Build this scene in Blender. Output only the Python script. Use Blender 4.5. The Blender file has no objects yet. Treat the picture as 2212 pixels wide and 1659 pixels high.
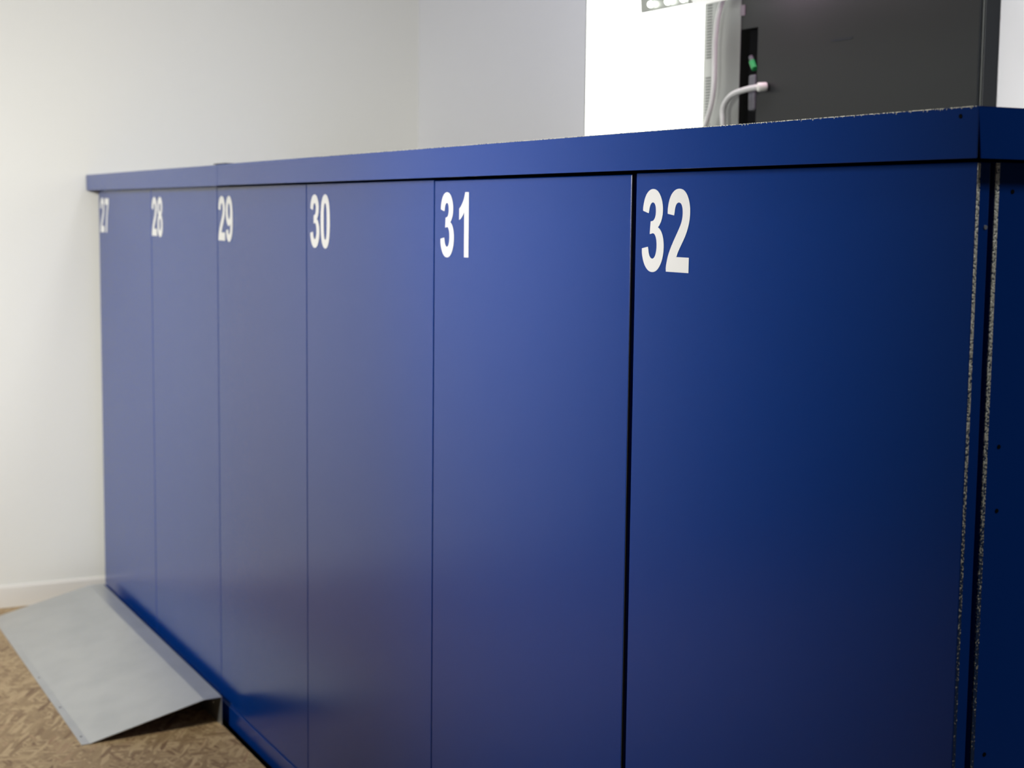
import bpy, bmesh, math, random
from mathutils import Vector, Matrix
random.seed(7)
S = bpy.context.scene
C = S.collection

# ------------------------------------------------------------------ camera
cd = bpy.data.cameras.new('camera'); cam = bpy.data.objects.new('camera', cd); C.objects.link(cam)
cd.sensor_fit = 'HORIZONTAL'; cd.sensor_width = 36.0; cd.lens = 3402.06 / 2212 * 36
yaw, pitch, roll = -1.0974, -0.10811, 0.01109
fw = Vector((math.sin(yaw)*math.cos(pitch), math.cos(yaw)*math.cos(pitch), math.sin(pitch)))
rt = Vector((math.cos(yaw), -math.sin(yaw), 0)); up = rt.cross(fw)
r2 = rt*math.cos(roll) + up*math.sin(roll); u2 = up*math.cos(roll) - rt*math.sin(roll)
M = Matrix((r2, u2, -fw)).transposed().to_4x4(); M.translation = Vector((1.16456, -1.09955, 1.24574))
cam.matrix_world = M
cd.clip_start = 0.05
cd.dof.use_dof = True; cd.dof.focus_distance = 1.95; cd.dof.aperture_fstop = 8.0
S.camera = cam

# ------------------------------------------------------------------ world, lights, exposure
w = bpy.data.worlds.new('world'); S.world = w; w.use_nodes = True
bg = w.node_tree.nodes['Background']; bg.inputs[0].default_value = (0.45, 0.65, 1.0, 1); bg.inputs[1].default_value = 0.02
S.view_settings.view_transform = 'Standard'; S.view_settings.look = 'None'
S.view_settings.gamma = 1.0; S.view_settings.use_curve_mapping = False
S.view_settings.exposure = 0.0

def area(name, loc, target, sx, sy, power, col, spread=180):
    l = bpy.data.lights.new(name, 'AREA'); l.shape = 'RECTANGLE'; l.size = sx; l.size_y = sy
    l.energy = power; l.color = col; l.spread = math.radians(spread)
    o = bpy.data.objects.new(name, l); C.objects.link(o); o.location = loc
    o.rotation_euler = (Vector(target) - Vector(loc)).to_track_quat('-Z', 'Y').to_euler()
    return o
# a ceiling panel, plus unseen lights added to brighten single surfaces
area('wall_fill_light', (-1.5, -2.2, 1.95), (-3.85, -0.10, 0.62), 0.3, 0.5, 22, (1.0, 0.985, 0.915), 84)  # unseen spot added to brighten the left wall
area('locker_pool_light', (-1.1, -2.6, 1.72), (-1.1, 0, 1.36), 0.5, 0.7, 9.8, (1.0, 0.985, 0.95), 53)  # unseen narrow light added for the bright pool on the doors
area('ceiling_panel_light', (-1.9, -0.95, 2.66), (-1.9, -0.95, 0), 0.6, 0.6, 6.5, (1.0, 0.94, 0.80), 180)
area('rear_fill_light', (-2.2, 0.35, 2.66), (-2.2, 0.35, 0), 1.0, 0.3, 9.5, (0.94, 0.95, 1.0), 170)  # unseen fill added to lift the back wall and corner
area('side_fill_light', (1.6, 0.8, 2.66), (1.6, 0.8, 0), 0.6, 0.4, 21, (0.97, 1.0, 1.0), 180)  # unseen fill added for the locker end and cover side

# ------------------------------------------------------------------ material helpers
def mat(name, col=(1, 1, 1), rough=0.5, metal=0.0, emit=None, estr=0.0, coat=0.0, spec=0.5):
    m = bpy.data.materials.new(name); m.use_nodes = True
    b = m.node_tree.nodes['Principled BSDF']
    b.inputs['Base Color'].default_value = (*col, 1); b.inputs['Roughness'].default_value = rough
    b.inputs['Metallic'].default_value = metal; b.inputs['Coat Weight'].default_value = coat
    b.inputs['Specular IOR Level'].default_value = spec
    if emit: b.inputs['Emission Color'].default_value = (*emit, 1); b.inputs['Emission Strength'].default_value = estr
    return m
def N(m, t, **k):
    n = m.node_tree.nodes.new(t)
    for a, v in k.items():
        if a.startswith('i_'): n.inputs[a[2:].replace('_', ' ')].default_value = v
        else: setattr(n, a, v)
    return n
def L(m, a, b): m.node_tree.links.new(a, b)
def BS(m): return m.node_tree.nodes['Principled BSDF']
def ramp(m, stops, interp='LINEAR'):
    r = N(m, 'ShaderNodeValToRGB'); r.color_ramp.interpolation = interp
    e = r.color_ramp.elements
    while len(e) > 1: e.remove(e[-1])
    e[0].position = stops[0][0]; e[0].color = (*stops[0][1], 1)
    for p, c in stops[1:]:
        x = e.new(p); x.color = (*c, 1)
    return r
def bump(m, scale, strength, dist, detail=2.0):
    tc = N(m, 'ShaderNodeTexCoord'); n = N(m, 'ShaderNodeTexNoise'); n.inputs['Scale'].default_value = scale; n.inputs['Detail'].default_value = detail
    b = N(m, 'ShaderNodeBump'); b.inputs['Strength'].default_value = strength; b.inputs['Distance'].default_value = dist
    L(m, tc.outputs['Object'], n.inputs['Vector']); L(m, n.outputs['Fac'], b.inputs['Height']); L(m, b.outputs['Normal'], BS(m).inputs['Normal'])
    return n

# ------------------------------------------------------------------ materials
M_blue = mat('blue_powder_coat', (0.001, 0.036, 0.232), 0.22, spec=0.42)
bump(M_blue, 900, 0.12, 0.0006, 1)
M_blue_in = mat('dark_blue_steel', (0.004, 0.010, 0.03), 0.6)
M_void = mat('locker_interior_black', (0.003, 0.003, 0.004), 0.8, spec=0.1)
M_white_num = mat('white_vinyl', (0.80, 0.80, 0.79), 0.45)
M_wall = mat('white_wall_paint', (0.80, 0.795, 0.755), 0.75); bump(M_wall, 120, 0.05, 0.001, 3)
M_wallb = mat('white_wall_paint_rear', (0.77, 0.775, 0.80), 0.8); bump(M_wallb, 120, 0.05, 0.001, 3)
M_base = mat('white_gloss_trim', (0.80, 0.775, 0.73), 0.4)
M_ceil = mat('ceiling_paint', (0.62, 0.6, 0.64), 0.8)
M_sub = mat('dark_subfloor', (0.035, 0.020, 0.018), 0.85)
n_ = bump(M_sub, 25, 0.4, 0.01)

# worn bare-steel edge: silver specks breaking through blue paint, thinned lower down as painted dimming
def worn(name, thr, base=(0.02, 0.05, 0.14)):
    m = mat(name, (0.4, 0.4, 0.35), 0.45, 0.55)
    tc = N(m, 'ShaderNodeTexCoord'); mp = N(m, 'ShaderNodeMapping'); mp.inputs['Scale'].default_value = (1, 1, 1)
    n = N(m, 'ShaderNodeTexNoise'); n.inputs['Scale'].default_value = 420; n.inputs['Detail'].default_value = 2
    L(m, tc.outputs['Object'], n.inputs['Vector'])
    sp = N(m, 'ShaderNodeSeparateXYZ'); L(m, tc.outputs['Object'], sp.inputs[0])
    mr = N(m, 'ShaderNodeMapRange'); mr.inputs['From Min'].default_value = 0.70; mr.inputs['From Max'].default_value = 1.15
    mr.inputs['To Min'].default_value = -0.20; mr.inputs['To Max'].default_value = 0.07
    L(m, sp.outputs['Z'], mr.inputs['Value'])
    ad = N(m, 'ShaderNodeMath', operation='ADD'); L(m, n.outputs['Fac'], ad.inputs[0]); L(m, mr.outputs[0], ad.inputs[1])
    r = ramp(m, [(thr-0.03, base), (thr+0.03, (0.40, 0.40, 0.32)), (thr+0.12, (0.95, 0.93, 0.80))])
    L(m, ad.outputs[0], r.inputs[0]); L(m, r.outputs[0], BS(m).inputs['Base Color'])
    bm_ = N(m, 'ShaderNodeBump'); bm_.inputs['Strength'].default_value = 0.6; bm_.inputs['Distance'].default_value = 0.002
    L(m, n.outputs['Fac'], bm_.inputs['Height']); L(m, bm_.outputs['Normal'], BS(m).inputs['Normal'])
    return m
M_worn_dim = worn('worn_steel_edge_dimmed', 0.45)
M_dull = mat('dull_bare_edge', (0.10, 0.09, 0.06), 0.6, 0.3)
M_worn_cap = worn('chipped_cover_edge', 0.50)

# galvanised sheet
M_galv = mat('galvanised_sheet', (0.42, 0.435, 0.44), 0.36, 0.8)
tc = N(M_galv, 'ShaderNodeTexCoord'); v = N(M_galv, 'ShaderNodeTexNoise'); v.inputs['Scale'].default_value = 9; v.inputs['Detail'].default_value = 6
L(M_galv, tc.outputs['Object'], v.inputs['Vector'])
rr = ramp(M_galv, [(0.3, (0.54, 0.56, 0.57)), (0.7, (0.62, 0.635, 0.64))]); L(M_galv, v.outputs['Fac'], rr.inputs[0])
# small scuffs
v2 = N(M_galv, 'ShaderNodeTexVoronoi'); v2.inputs['Scale'].default_value = 11; v2.inputs['Randomness'].default_value = 1
L(M_galv, tc.outputs['Object'], v2.inputs['Vector'])
r3 = ramp(M_galv, [(0.0, (1, 1, 1)), (0.035, (1, 1, 1)), (0.05, (0, 0, 0))]); L(M_galv, v2.outputs['Distance'], r3.inputs[0])
v3 = N(M_galv, 'ShaderNodeTexWhiteNoise'); L(M_galv, v2.outputs['Position'], v3.inputs['Vector'])
gt = N(M_galv, 'ShaderNodeMath', operation='GREATER_THAN'); L(M_galv, v3.outputs['Value'], gt.inputs[0]); gt.inputs[1].default_value = 0.72
mu = N(M_galv, 'ShaderNodeMath', operation='MULTIPLY'); L(M_galv, r3.outputs[0], mu.inputs[0]); L(M_galv, gt.outputs[0], mu.inputs[1])
mx = N(M_galv, 'ShaderNodeMixRGB'); mx.inputs[2].default_value = (0.12, 0.12, 0.12, 1)
L(M_galv, mu.outputs[0], mx.inputs[0]); L(M_galv, rr.outputs[0], mx.inputs[1]); L(M_galv, mx.outputs[0], BS(M_galv).inputs['Base Color'])
M_screw = mat('zinc_screw', (0.7, 0.7, 0.68), 0.35, 0.8)

# OSB: layered strands
M_osb = mat('osb_board', (0.4, 0.25, 0.13), 0.55)
tc = N(M_osb, 'ShaderNodeTexCoord')
wob = N(M_osb, 'ShaderNodeTexNoise'); wob.inputs['Scale'].default_value = 14; wob.inputs['Detail'].default_value = 2
L(M_osb, tc.outputs['Object'], wob.inputs['Vector'])
wa = N(M_osb, 'ShaderNodeVectorMath', operation='MULTIPLY_ADD'); wa.inputs[1].default_value = (0.010, 0.010, 0)
L(M_osb, wob.outputs['Color'], wa.inputs[0]); L(M_osb, tc.outputs['Object'], wa.inputs[2])
prev = None; prevh = None
tones = [(0.0, (0.080, 0.040, 0.018)), (0.10, (0.19, 0.105, 0.046)), (0.25, (0.31, 0.205, 0.100)), (0.55, (0.39, 0.270, 0.136)), (0.8, (0.54, 0.395, 0.215)), (1.0, (0.27, 0.140, 0.068))]
for i, (ang, sx, sy, thr) in enumerate([(20, 20, 75, -1), (75, 24, 95, .4), (-35, 18, 80, .45), (130, 30, 110, .5), (5, 20, 90, .5), (50, 34, 120, .5), (-15, 28, 130, .55), (100, 22, 100, .62), (30, 16, 105, .66)]):
    rot = N(M_osb, 'ShaderNodeVectorRotate', rotation_type='Z_AXIS'); rot.inputs['Angle'].default_value = math.radians(ang)
    mp = N(M_osb, 'ShaderNodeMapping'); mp.inputs['Scale'].default_value = (sx, sy, 1); mp.inputs['Location'].default_value = (i*3.7, i*1.3, 0)
    L(M_osb, wa.outputs[0], rot.inputs['Vector']); L(M_osb, rot.outputs[0], mp.inputs['Vector'])
    vo = N(M_osb, 'ShaderNodeTexVoronoi', voronoi_dimensions='2D', distance='CHEBYCHEV' if i % 2 else 'EUCLIDEAN'); vo.inputs['Scale'].default_value = 1.0
    L(M_osb, mp.outputs[0], vo.inputs['Vector'])
    se = N(M_osb, 'ShaderNodeSeparateColor'); L(M_osb, vo.outputs['Color'], se.inputs[0])
    fib = N(M_osb, 'ShaderNodeTexNoise', noise_dimensions='2D'); fib.inputs['Scale'].default_value = 1.0; fib.inputs['Detail'].default_value = 2
    mp2 = N(M_osb, 'ShaderNodeMapping'); mp2.inputs['Scale'].default_value = (0.8, 4.5, 1); L(M_osb, mp.outputs[0], mp2.inputs['Vector']); L(M_osb, mp2.outputs[0], fib.inputs['Vector'])
    ad = N(M_osb, 'ShaderNodeMath', operation='MULTIPLY_ADD'); ad.inputs[1].default_value = 0.35; L(M_osb, fib.outputs['Fac'], ad.inputs[0])
    ad2 = N(M_osb, 'ShaderNodeMath', operation='MULTIPLY_ADD'); ad2.inputs[1].default_value = 0.80; ad2.inputs[2].default_value = -0.06; L(M_osb, se.outputs[0], ad2.inputs[0]); L(M_osb, ad2.outputs[0], ad.inputs[2])
    rp = ramp(M_osb, tones); L(M_osb, ad.outputs[0], rp.inputs[0])
    if prev is None: prev = rp.outputs[0]; prevh = se.outputs[1]
    else:
        g = N(M_osb, 'ShaderNodeMath', operation='GREATER_THAN'); g.inputs[1].default_value = thr; L(M_osb, se.outputs[2], g.inputs[0])
        mix = N(M_osb, 'ShaderNodeMixRGB'); L(M_osb, g.outputs[0], mix.inputs[0]); L(M_osb, prev, mix.inputs[1]); L(M_osb, rp.outputs[0], mix.inputs[2]); prev = mix.outputs[0]
        mh = N(M_osb, 'ShaderNodeMixRGB'); L(M_osb, g.outputs[0], mh.inputs[0]); L(M_osb, prevh, mh.inputs[1]); L(M_osb, se.outputs[1], mh.inputs[2]); prevh = mh.outputs[0]
L(M_osb, prev, BS(M_osb).inputs['Base Color'])
bp = N(M_osb, 'ShaderNodeBump'); bp.inputs['Strength'].default_value = 0.25; bp.inputs['Distance'].default_value = 0.002
L(M_osb, prevh, bp.inputs['Height']); L(M_osb, bp.outputs['Normal'], BS(M_osb).inputs['Normal'])

M_black = mat('dark_satin_sheet', (0.020, 0.022, 0.022), 0.36, spec=0.3); bump(M_black, 300, 0.05, 0.0005)
M_side = mat('dark_slate_side', (0.011, 0.015, 0.020), 0.45, spec=0.35)
M_grey = mat('grey_steel_sheet', (0.22, 0.23, 0.215), 0.5)
M_hole = mat('slot_black', (0.02, 0.022, 0.02), 0.7)
M_cable = mat('white_cable_sheath', (0.62, 0.62, 0.60), 0.45)
M_green = mat('green_plug_plastic', (0.01, 0.30, 0.07), 0.4)
M_conn = mat('grey_connector_plastic', (0.10, 0.10, 0.115), 0.5)
M_glow = mat('lit_white_acrylic', (0.9, 0.9, 0.88), 0.4, emit=(1.0, 1.0, 0.94), estr=3.2)
M_bulb = mat('lit_bulb', (0.9, 0.9, 0.9), 0.3, emit=(0.95, 1.0, 0.93), estr=5.0)
M_lamp = mat('lamp_tray_metal', (0.5, 0.52, 0.47), 0.35, 0.5)
M_diff = mat('lamp_diffuser', (0.8, 0.8, 0.78), 0.4, emit=(0.95, 0.95, 0.88), estr=0.55)

# ------------------------------------------------------------------ mesh helpers
def link(name, bm, mats, parent=None, bevel=0.0, seg=2, smooth=False):
    me = bpy.data.meshes.new(name); bmesh.ops.recalc_face_normals(bm, faces=bm.faces[:]); bm.to_mesh(me); bm.free()
    if not isinstance(mats, (list, tuple)): mats = [mats]
    for m in mats: me.materials.append(m)
    if smooth:
        for p in me.polygons: p.use_smooth = True
    o = bpy.data.objects.new(name, me); C.objects.link(o)
    if parent:
        o.parent = parent; o.matrix_parent_inverse = Matrix.Translation(-parent.location) if parent.type == 'EMPTY' else Matrix()
    if bevel:
        b = o.modifiers.new('bevel', 'BEVEL'); b.width = bevel; b.segments = seg; b.limit_method = 'ANGLE'
    return o
def box(bm, x0, x1, y0, y1, z0, z1, mi=0):
    vs = [bm.verts.new((x, y, z)) for x in (x0, x1) for y in (y0, y1) for z in (z0, z1)]
    for f in ((0,1,3,2),(4,6,7,5),(0,4,5,1),(2,3,7,6),(0,2,6,4),(1,5,7,3)):
        fc = bm.faces.new([vs[i] for i in f]); fc.material_index = mi
    return vs
def prism_x(bm, prof, x0, x1, mi=0):          # closed (y,z) outline swept along x
    a = [bm.verts.new((x0, y, z)) for y, z in prof]; b = [bm.verts.new((x1, y, z)) for y, z in prof]
    n = len(prof)
    for i in range(n): bm.faces.new((a[i], a[(i+1) % n], b[(i+1) % n], b[i])).material_index = mi
    bm.faces.new(a).material_index = mi; bm.faces.new(b[::-1]).material_index = mi
def sheet_outline(pts, t):                    # thicken an open (y,z) polyline into a bent sheet
    n = len(pts); off = []
    for i in range(n):
        d1 = Vector(pts[i]) - Vector(pts[i-1]) if i else None
        d2 = Vector(pts[i+1]) - Vector(pts[i]) if i < n-1 else None
        ns = [Vector((d.y, -d.x)).normalized() for d in (d1, d2) if d is not None]
        m = sum(ns, Vector((0, 0))).normalized(); k = t / max(0.3, m.dot(ns[0]))
        off.append(tuple(Vector(pts[i]) + m*k))
    return list(pts) + off[::-1]
def cyl(bm, c, axis, r, h, seg=20, mi=0):
    ax = Vector(axis).normalized(); q = ax.to_track_quat('Z', 'Y').to_matrix().to_4x4(); q.translation = Vector(c)
    g = bmesh.ops.create_cone(bm, cap_ends=True, segments=seg, radius1=r, radius2=r, depth=h, matrix=q)
    for v_ in g['verts']:
        for f in v_.link_faces: f.material_index = mi
def tube(bm, pts, r, seg=12, sub=8):
    P = [Vector(p) for p in pts]; Q = []
    for i in range(len(P)-1):
        p0 = P[max(i-1, 0)]; p1 = P[i]; p2 = P[i+1]; p3 = P[min(i+2, len(P)-1)]
        for k in range(sub):
            t = k/sub; Q.append(0.5*((2*p1)+(p2-p0)*t+(2*p0-5*p1+4*p2-p3)*t*t+(3*p1-p0-3*p2+p3)*t**3))
    Q.append(P[-1]); rings = []
    ref = Vector((0, 1, 0))
    for i, q in enumerate(Q):
        d = (Q[min(i+1, len(Q)-1)] - Q[max(i-1, 0)]).normalized(); a = d.cross(ref).normalized(); b = d.cross(a)
        rings.append([bm.verts.new(q + (a*math.cos(2*math.pi*k/seg) + b*math.sin(2*math.pi*k/seg))*r) for k in range(seg)])
    for A, B in zip(rings, rings[1:]):
        for k in range(seg): bm.faces.new((A[k], A[(k+1) % seg], B[(k+1) % seg], B[k]))
    bm.faces.new(rings[0][::-1]); bm.faces.new(rings[-1])
def thing(name, label, cat, loc=(0, 0, 0), group=None):
    o = bpy.data.objects.new(name, None); C.objects.link(o); o.location = loc; o.empty_display_size = 0.1
    o['label'] = label; o['category'] = cat
    if group: o['group'] = group
    return o
def tag(o, label, cat, group=None):
    o['label'] = label; o['category'] = cat
    if group: o['group'] = group
    return o
def struct(name, bm, m, **k):
    o = link(name, bm, m, **k); o['kind'] = 'structure'; return o

# ------------------------------------------------------------------ the room
XW = -3.856; YB = 1.10; ZC = 2.70
bm = bmesh.new(); box(bm, XW-0.12, XW, -2.1, YB+0.12, -0.10, ZC); struct('wall_left', bm, M_wall)
bm = bmesh.new(); box(bm, XW, 0.55, YB, YB+0.12, -0.10, ZC); struct('wall_back', bm, M_wallb)
bm = bmesh.new(); box(bm, XW-0.12, 3.2, -4.2, YB+0.12, ZC, ZC+0.1); struct('ceiling', bm, M_ceil)
bm = bmesh.new(); box(bm, XW, 3.2, -4.2, -0.022, -0.018, 0.0, 0); box(bm, XW, 3.2, -4.2, YB, -0.10, -0.05, 1)
box(bm, XW, 3.2, -4.2, -0.07, -0.05, -0.018, 1)
box(bm, 0.045, 3.2, -0.022, YB, -0.018, 0.0, 0)
struct('floor', bm, [M_osb, M_sub])
bm = bmesh.new()
prism_x(bm, [(0, 0), (0.008, 0), (0.008, 0.062), (0.004, 0.070), (0, 0.070)], 0, 3.188)
o = struct('baseboard_left', bm, M_base)
o.matrix_world = Matrix.Translation((XW, -2.09, 0)) @ Matrix(((0, 1, 0, 0), (1, 0, 0, 0), (0, 0, 1, 0), (0, 0, 0, 1)))

# ------------------------------------------------------------------ painted digits
G = {
'2': "M1036 261 L1036 0 L51 0 Q67 148 147 280 Q227 413 463 632 Q653 809 696 872 Q754 959 754 1044 Q754 1138 703 1188 Q653 1239 564 1239 Q476 1239 424 1186 Q372 1133 364 1010 L84 1038 Q108 1270 241 1371 Q374 1472 572 1472 Q790 1472 915 1354 Q1040 1237 1040 1064 Q1040 966 1005 877 Q970 788 894 692 Q844 627 713 507 Q583 388 547 347 Q512 307 490 261 Z",
'3': "M77 389 L349 422 Q362 318 419 263 Q476 208 557 208 Q644 208 703 274 Q763 340 763 452 Q763 558 706 620 Q649 682 567 682 Q513 682 438 661 L469 890 Q583 887 643 939 Q703 992 703 1079 Q703 1153 659 1197 Q615 1241 542 1241 Q470 1241 419 1191 Q368 1141 357 1045 L98 1089 Q125 1222 180 1302 Q234 1382 332 1428 Q430 1474 551 1474 Q759 1474 885 1341 Q989 1232 989 1095 Q989 900 776 784 Q903 757 979 662 Q1055 568 1055 434 Q1055 240 913 107 Q771 -26 560 -26 Q360 -26 228 89 Q97 204 77 389 Z",
'1': "M807 0 L526 0 L526 1059 Q372 915 163 846 L163 1101 Q273 1137 402 1237 Q531 1338 579 1472 L807 1472 Z",
'7': "M87 1185 L87 1446 L1049 1446 L1049 1241 Q930 1124 807 905 Q684 686 619 439 Q555 193 556 0 L285 0 Q292 303 410 618 Q528 933 725 1185 Z",
'8': "M322 791 Q213 837 163 917 Q114 998 114 1094 Q114 1258 228 1365 Q343 1472 554 1472 Q763 1472 878 1365 Q994 1258 994 1094 Q994 992 941 912 Q888 833 792 791 Q914 742 978 647 Q1042 553 1042 427 Q1042 222 911 94 Q781 -34 564 -34 Q362 -34 228 72 Q70 197 70 415 Q70 535 129 635 Q189 736 322 791 Z M380 1073 Q380 989 427 942 Q475 895 554 895 Q634 895 682 942 Q730 990 730 1074 Q730 1153 682 1200 Q635 1248 557 1248 Q476 1248 428 1200 Q380 1152 380 1073 Z M354 444 Q354 328 413 263 Q473 198 562 198 Q649 198 706 260 Q763 323 763 441 Q763 544 705 606 Q647 669 558 669 Q455 669 404 598 Q354 527 354 444 Z",
'9': "M92 339 L364 369 Q374 286 416 246 Q458 206 527 206 Q614 206 675 286 Q736 366 753 618 Q647 495 488 495 Q315 495 189 628 Q64 762 64 976 Q64 1199 196 1335 Q329 1472 534 1472 Q757 1472 900 1299 Q1043 1127 1043 732 Q1043 330 894 152 Q745 -26 506 -26 Q334 -26 228 65 Q122 157 92 339 Z M728 953 Q728 1089 665 1164 Q603 1239 521 1239 Q443 1239 391 1177 Q340 1116 340 976 Q340 834 396 767 Q452 701 536 701 Q617 701 672 765 Q728 829 728 953 Z",
'0': "M562 1472 Q775 1472 895 1320 Q1038 1140 1038 723 Q1038 307 894 125 Q775 -25 562 -25 Q348 -25 217 139 Q86 304 86 726 Q86 1140 230 1322 Q349 1472 562 1472 Z M562 1239 Q511 1239 471 1206 Q431 1174 409 1090 Q380 981 380 723 Q380 465 406 368 Q432 272 471 240 Q511 208 562 208 Q613 208 653 240 Q693 273 715 357 Q744 465 744 723 Q744 981 718 1077 Q692 1174 652 1206 Q613 1239 562 1239 Z",
}
def contours(s):
    out = []; cur = []; t = s.split(); i = 0
    while i < len(t):
        k = t[i]
        if k[0] == 'M': cur = [(float(k[1:]), float(t[i+1]))]; i += 2
        elif k[0] == 'L': cur.append((float(k[1:]), float(t[i+1]))); i += 2
        elif k[0] == 'Q':
            x0, y0 = cur[-1]; x1, y1, x2, y2 = float(k[1:]), float(t[i+1]), float(t[i+2]), float(t[i+3])
            for j in range(1, 6):
                a = j/5; cur.append(((1-a)**2*x0+2*a*(1-a)*x1+a*a*x2, (1-a)**2*y0+2*a*(1-a)*y1+a*a*y2))
            i += 4
        elif k == 'Z': out.append(cur); i += 1
    return out
DX = {'1': 165}
BOLD = 16
def number(txt, xl, zb, door):
    """two condensed bold numerals, their ink starting at xl, standing at height zb"""
    ux, uz = 5.30e-5, 7.12e-5
    cu = bpy.data.curves.new('number', 'CURVE'); cu.dimensions = '2D'; cu.fill_mode = 'BOTH'; cu.extrude = 0.00015
    adv = 0; first = True
    for ch in txt:
        cs = contours(G[ch])
        if first: x0 = min(p[0] for p in cs[0]); first = False
        for ci, c in enumerate(cs):
            if (Vector(c[0]) - Vector(c[-1])).length < 1: c = c[:-1]
            m_ = len(c); A_ = sum(c[k][0]*c[(k+1) % m_][1]-c[(k+1) % m_][0]*c[k][1] for k in range(m_)); sg = (1 if A_ > 0 else -1)*(1 if ci == 0 else -1)
            cc = []
            for k in range(m_):
                tx = c[(k+1) % m_][0]-c[k-1][0]; ty = c[(k+1) % m_][1]-c[k-1][1]; ln = math.hypot(tx, ty) or 1
                cc.append((c[k][0] + sg*ty/ln*BOLD, c[k][1] - sg*tx/ln*BOLD*0.35))
            c = cc
            sp = cu.splines.new('POLY'); sp.points.add(len(c)-1); sp.use_cyclic_u = True
            for p, (x, y) in zip(sp.points, c): p.co = ((x - x0 + adv + DX.get(ch, 0)) * ux, y * uz, 0, 1)
        adv += 1139
    tmp = bpy.data.objects.new('tmp', cu); C.objects.link(tmp)
    dg = bpy.context.evaluated_depsgraph_get(); me = bpy.data.meshes.new_from_object(tmp.evaluated_get(dg))
    bpy.data.objects.remove(tmp); me.name = 'number'; me.materials.clear(); me.materials.append(M_white_num)
    # lay it on the door face (x right, z up, facing -y)
    me.transform(Matrix(((1, 0, 0, xl), (0, 0, -1, -0.00035), (0, 1, 0, zb), (0, 0, 0, 1))))
    o = bpy.data.objects.new('number', me); C.objects.link(o); o.parent = door
    o['label'] = 'white bold numerals %s' % txt
    return o

# ------------------------------------------------------------------ the six lockers
edges = [0.0, -0.629, -1.276, -1.912, -2.543, -3.172, -3.819]      # right edge of each door, from the near end
ids = ['32', '31', '30', '29', '28', '27']
numx = {'32': -0.610, '31': -1.2495, '30': -1.888, '29': -2.533, '28': -3.165, '27': -3.797}
gapR = {'32': 0.0, '31': 0.011, '30': 0.0025, '29': 0.0022, '28': 0.002, '27': 0.002}
where = {'32': 'nearest of the row, at the corner end', '31': 'second from the corner end', '30': 'third from the corner end',
         '29': 'just past the end of the sheet metal ramp', '28': 'behind the near half of the ramp', '27': 'farthest of the row, against the wall'}
for i, n in enumerate(ids):
    xr, xl = edges[i], edges[i+1]
    t = thing('locker', 'dark blue steel locker numbered %s, %s' % (n, where[n]), 'locker', ((xr+xl)/2, 0.3, -0.05), 'numbered blue lockers in a row')
    ztop = 1.3015 if n in ('27', '28') else (1.2985 if n == '31' else 1.300)
    zbot = 0.056 if n in ('27', '28') else 0.0445
    bm = bmesh.new()
    box(bm, xl+0.001, xr-0.012 if n == '32' else xr-0.001, 0.021, 0.62, -0.05, 1.347)
    link('body', bm, M_void, t)
    bm = bmesh.new(); box(bm, xl+0.0008, xr-gapR[n], 0.0, 0.0175, zbot, ztop)
    d = link('door', bm, M_blue, t, bevel=0.0012)
    number(n, numx[n], 1.1735, d)
    bm = bmesh.new(); box(bm, xl+0.0002, xr-0.0002 if n != '32' else xr, -0.0040, 0.019, -0.005, 0.0525 if n in ('27', '28') else 0.0430)
    link('plinth', bm, M_blue, t, bevel=0.0006)
    if n in ('31', '32'):
        bm = bmesh.new(); x = xr-gapR[n]
        box(bm, x-0.0006, x+0.0003, 0.0008, 0.0042, zbot+0.004, ztop-0.001)
        e = link('worn_edge', bm, M_worn_dim if n == '32' else M_dull, d); e['label'] = 'silvery worn door edge' if n == '32' else 'dull bare door edge'
    if n == '32':
        bm = bmesh.new(); box(bm, -0.010, 0.0, 0.0245, 0.62, -0.048, 1.3005)
        s = link('side_panel', bm, M_blue, t, bevel=0.0008)
        bm = bmesh.new(); box(bm, -0.0012, 0.0004, 0.0243, 0.0292, 0.0, 1.2995)
        e = link('worn_edge', bm, M_worn_dim, s); e['label'] = 'silvery worn front edge of the side panel'
        for (y, z) in ((0.047, 1.272), (0.044, 1.019), (0.045, 0.954), (0.043, 0.702)):
            bm = bmesh.new(); cyl(bm, (0.0002, y, z), (1, 0, 0), 0.0022, 0.0008, 16)
            link('hole', bm, M_void, s)
        bm = bmesh.new(); cyl(bm, (0.0003, 0.0135, 1.237), (1, 0, 0), 0.0022, 0.0012, 16)
        link('rivet', bm, M_galv, d)

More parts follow.
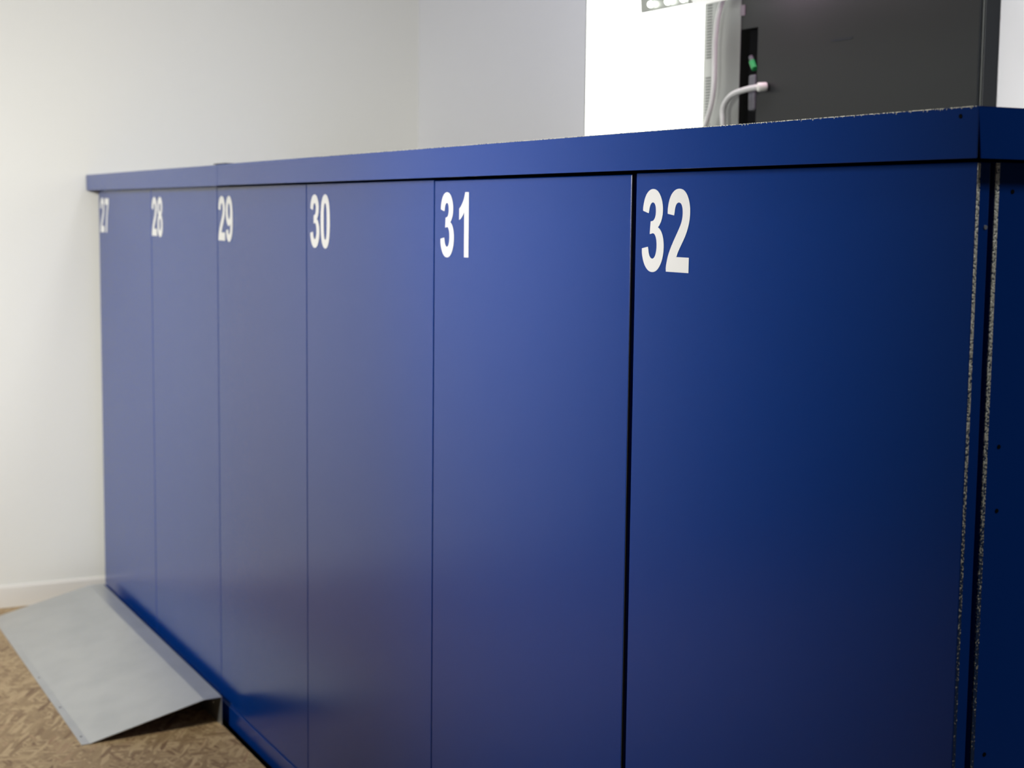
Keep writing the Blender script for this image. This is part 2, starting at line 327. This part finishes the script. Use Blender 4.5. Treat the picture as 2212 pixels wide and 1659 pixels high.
# ------------------------------------------------------------------ the two folded steel covers on top
def cover(x0, x1, ztop, zbot, right_end, label):
    t = thing('locker_cover', label, 'cover', ((x0+x1)/2, 0.3, 1.347))
    bm = bmesh.new()
    prof = sheet_outline([(0.63, ztop), (-0.030, ztop), (-0.030, zbot)], 0.0015)
    prof = [(0.63, ztop), (-0.030, ztop), (-0.030, zbot), (-0.0285, zbot), (-0.0285, ztop-0.0015), (0.63, ztop-0.0015)]
    prism_x(bm, prof, x0, x1)
    link('top_sheet', bm, M_blue, t, bevel=0.0006)
    if right_end:
        bm = bmesh.new()       # side flange, its fold leaving a slit that widens downwards
        pts = [(-0.0292, ztop), (-0.0240, zbot), (0.63, zbot), (0.63, ztop)]
        a = [bm.verts.new((x1, y, z)) for y, z in pts]; b = [bm.verts.new((x1-0.0015, y, z)) for y, z in pts]
        for k in range(4): bm.faces.new((a[k], a[(k+1) % 4], b[(k+1) % 4], b[k]))
        bm.faces.new(a); bm.faces.new(b[::-1])
        link('side_flange', bm, M_blue, t)
        bm = bmesh.new(); box(bm, x1-0.024, x1-0.0225, -0.0302, -0.0296, 1.3405, 1.3435)
        bm.free(); bm = bmesh.new(); cyl(bm, (0.007, -0.0302, 1.342), (0, 1, 0), 0.0022, 0.0008, 16); link('hole', bm, M_void, t)
        # bare specks along the top fold
        bm = bmesh.new(); box(bm, -1.75, x1-0.001, -0.0304, -0.0285, ztop-0.0004, ztop+0.0003)
        e = link('worn_edge', bm, M_worn_cap, t); e['label'] = 'chipped silvery top fold'
        rnd = random.Random(4)
        bm = bmesh.new()
        for k in range(46):
            x = x1 - 0.004 - (rnd.random()**1.5)*0.42; h = 0.0004 + rnd.random()*0.0016; wd = 0.0005 + rnd.random()*0.0009
            vs = [bm.verts.new((x-wd, -0.03025, ztop-0.0005)), bm.verts.new((x+wd, -0.03025, ztop-0.0005)), bm.verts.new((x+wd*.3-h*.5, -0.03025, ztop-0.0005-h))]
            bm.faces.new(vs)
            vs2 = [bm.verts.new((v_.co.x, -0.0299, v_.co.z)) for v_ in vs]; bm.faces.new(vs2[::-1])
            for q in range(3): bm.faces.new((vs[q], vs[(q+1) % 3], vs2[(q+1) % 3], vs2[q]))
        e = link('paint_chips', bm, mat('bare_chip', (0.62, 0.66, 0.60), 0.4, 0.3), t); e['kind'] = 'stuff'
        bm = bmesh.new(); box(bm, x1-0.003, x1+0.0002, -0.0303, -0.0284, 1.303, ztop-0.006)
        bm.free()
    else:
        bm = bmesh.new(); box(bm, x0+0.002, x1, -0.0272, -0.001, zbot+0.001, zbot+0.003)
        link('bottom_lip', bm, M_blue, t)
    return t
cR = cover(-2.4415, 0.030, 1.3505, 1.3020, True, 'long blue folded steel cover on top of lockers 29 to 32, chipped along its edge')
cL = cover(-3.8545, -2.4425, 1.3495, 1.3010, False, 'short blue folded steel cover on top of lockers 27 and 28, touching the wall')
bm = bmesh.new(); prism_x(bm, [(0.60, 1.3507), (-0.0290, 1.3507), (-0.0290, 1.3530), (0.60, 1.3530)], -2.475, -2.385)
link('joint_strip', bm, M_blue_in, cR, bevel=0.0008)

# ------------------------------------------------------------------ sheet metal ramp
t = thing('ramp', 'bent grey galvanised steel ramp on the board floor below lockers 27 and 28', 'ramp', (-3.1, -0.2, 0))
bm = bmesh.new()
pts = [(-0.362, 0.0), (-0.342, 0.0004), (-0.069, 0.0692), (-0.0265, 0.0706), (-0.0265, 0.0)]
prism_x(bm, [(y, z) for y, z in reversed(sheet_outline(pts[::-1], 0.0018))], -3.745, -2.457)
link('plate', bm, M_galv, t, bevel=0.0004)
for x in (-2.52, -3.10, -3.68):
    bm = bmesh.new(); cyl(bm, (x, -0.0290, 0.042), (0, 1, 0), 0.0035, 0.002, 16); link('screw', bm, M_screw, t)
for x, y in ((-2.515, -0.351), (-2.76, -0.351), (-3.04, -0.351)):
    bm = bmesh.new(); cyl(bm, (x, y, 0.0022), (0, 0, 1), 0.0028, 0.0010, 14); link('screw', bm, M_conn, t)

# ------------------------------------------------------------------ light box on the back wall
YF = 1.05
t = thing('light_box', 'brightly lit white light box on the back wall above the lockers', 'light box', (-2.28, 1.1, 1.2))
bm = bmesh.new(); box(bm, -2.512, -2.049, 0.994, 1.085, 1.20, 2.05); link('lit_panel', bm, M_glow, t, bevel=0.002)
bm = bmesh.new(); box(bm, -2.517, -2.048, 1.085, 1.10, 1.195, 2.055); link('back_frame', bm, M_grey, t)
bm = bmesh.new(); box(bm, -2.5155, -2.512, 0.993, 1.085, 1.20, 2.05); link('edge_trim', bm, M_grey, t)

# ------------------------------------------------------------------ dark equipment cabinet on the back wall
XR = -1.121
t = thing('equipment_cabinet', 'dark shallow steel equipment cabinet on the back wall, right of the light box', 'cabinet', (-1.6, 1.1, 1.2))
def wall_with_cut(bm, x0, x1, z0, z1, cx0, cx1, cz0, cz1, y0, y1):
    box(bm, x0, cx0, y0, y1, z0, z1); box(bm, cx1, x1, y0, y1, z0, z1)
    box(bm, cx0, cx1, y0, y1, cz1, z1); box(bm, cx0, cx1, y0, y1, z0, cz0)
bm = bmesh.new(); wall_with_cut(bm, -1.998, XR-0.002, 1.20, 2.05, -1.894, -1.826, 1.36, 1.672, YF, YF+0.002)
fp = link('front_panel', bm, M_black, t)
bm = bmesh.new(); box(bm, -1.9985, -1.893, YF-0.0012, YF-0.0002, 1.20, 2.05); link('steel_column', bm, mat('grey_column_steel', (0.20, 0.21, 0.195), 0.42), t, bevel=0.0005)
bm = bmesh.new(); box(bm, -2.043, XR-0.012, 1.080, 1.10, 1.20, 2.05); link('back_box', bm, M_void, t)
bm = bmesh.new(); box(bm, XR-0.012, XR, YF+0.014, 1.10, 1.20, 2.05); link('side_wall', bm, M_side, t, bevel=0.001)
bm = bmesh.new(); box(bm, XR-0.010, XR-0.0015, YF+0.001, YF+0.006, 1.20, 2.05); link('door_edge', bm, M_side, t, bevel=0.0015)
bm = bmesh.new(); cyl(bm, (XR-0.004, YF+0.0105, 1.62), (0, 0, 1), 0.0028, 0.84, 14); link('hinge_rod', bm, M_grey, t, smooth=True)
bm = bmesh.new(); box(bm, -1.560, -1.492, YF-0.0006, YF+0.0005, 1.6145, 1.6195); link('slot_mark', bm, M_side, t)
bm = bmesh.new(); box(bm, -1.895, -1.878, YF-0.002, YF+0.0005, 1.703, 1.727); link('catch', bm, mat('catch_plastic', (0.16, 0.13, 0.15), 0.5), t)
# slotted vent strip
bm = bmesh.new(); box(bm, -2.043, -1.9985, YF-0.001, YF+0.003, 1.20, 2.05)
vs = link('vent_strip', bm, M_grey, t)
bm = bmesh.new(); z = 1.42
while z < 1.86:
    if not (1.575 < z < 1.615):
        box(bm, -2.032, -2.010, YF-0.0014, YF-0.0008, z, z+0.0032)
    z += 0.0068
e = link('slots', bm, M_hole, vs); e['kind'] = 'stuff'
# plugs in the cut-out
bm = bmesh.new(); box(bm, -1.853, -1.829, 1.046, 1.078, 1.485, 1.566); link('socket', bm, M_conn, t, bevel=0.004)
bm = bmesh.new(); cyl(bm, (-1.843, 1.052, 1.588), (0.62, -0.1, -0.75), 0.0075, 0.024, 18); cyl(bm, (-1.853, 1.054, 1.602), (0.62, -0.1, -0.75), 0.0055, 0.016, 18, 1)
link('green_plug', bm, [M_green, M_conn], t, bevel=0.001)

# white cables hanging in front of the cabinet
def at(u, v, y):                             # where the ray through a photo pixel meets the plane y
    d = fw + r2*((u-1106)/3402.06) - u2*((v-829.5)/3402.06); o_ = M.translation; k = (y-o_.y)/d.y; return o_ + d*k
bm = bmesh.new(); tube(bm, [(-2.035, 1.032, 1.36), (-2.010, 1.032, 1.443), (-1.997, 1.032, 1.467), (-1.979, 1.032, 1.507), (-1.970, 1.032, 1.554), (-1.970, 1.032, 1.608), (-1.970, 1.032, 1.651), (-1.963, 1.032, 1.698), (-1.949, 1.032, 1.734), (-1.924, 1.030, 1.768), (-1.89, 1.030, 1.83)], 0.0058)
tag(link('power_cable', bm, M_cable, smooth=True), 'long white cable hanging over the slotted strip beside the light box', 'cable')
t = thing('plug_cable', 'short white cable curving up to a round plug at the cut-out of the dark cabinet', 'cable', (-1.93, 1.03, 1.36))
bm = bmesh.new(); tube(bm, [(-1.918, 1.032, 1.36), (-1.923, 1.030, 1.434), (-1.924, 1.028, 1.466), (-1.925, 1.028, 1.488), (-1.916, 1.028, 1.506), (-1.896, 1.028, 1.520), (-1.871, 1.028, 1.527), (-1.830, 1.028, 1.532), (-1.795, 1.030, 1.534)], 0.0068)
link('cord', bm, M_cable, t, smooth=True)
bm = bmesh.new(); cyl(bm, (-1.785, 1.036, 1.534), (0.35, 0.93, 0.05), 0.0105, 0.022, 22); link('plug_head', bm, mat('plug_white', (0.75, 0.74, 0.68), 0.4), t, bevel=0.003, smooth=True)

# lamp rail above
t = thing('lamp_rail', 'pale lamp rail with small lit bulbs in front of the light box', 'lamp', (-1.9, 0.97, 1.72))
bm = bmesh.new(); prism_x(bm, [(0.985, 1.738), (0.945, 1.730), (0.940, 1.795), (0.985, 1.80)], -2.165, -1.955); link('tray', bm, M_lamp, t, bevel=0.003)
bm = bmesh.new(); prism_x(bm, [(0.985, 1.731), (0.962, 1.728), (0.950, 1.740), (0.950, 1.765), (0.985, 1.775)], -1.955, -1.18); link('diffuser', bm, M_diff, t, bevel=0.003)
for x, z in ((-2.105, 1.745), (-2.030, 1.743), (-1.965, 1.742)):
    bm = bmesh.new(); bmesh.ops.create_uvsphere(bm, u_segments=20, v_segments=12, radius=0.0075, matrix=Matrix.Translation((x, 0.936, z))); link('bulb', bm, M_bulb, t, smooth=True)
area('pink_fill_light', (-1.68, 1.0, 1.83), (-1.66, 1.05, 1.70), 0.16, 0.03, 0.9, (1.0, 0.6, 0.85), 180)  # unseen pink light added to tint the dark panel
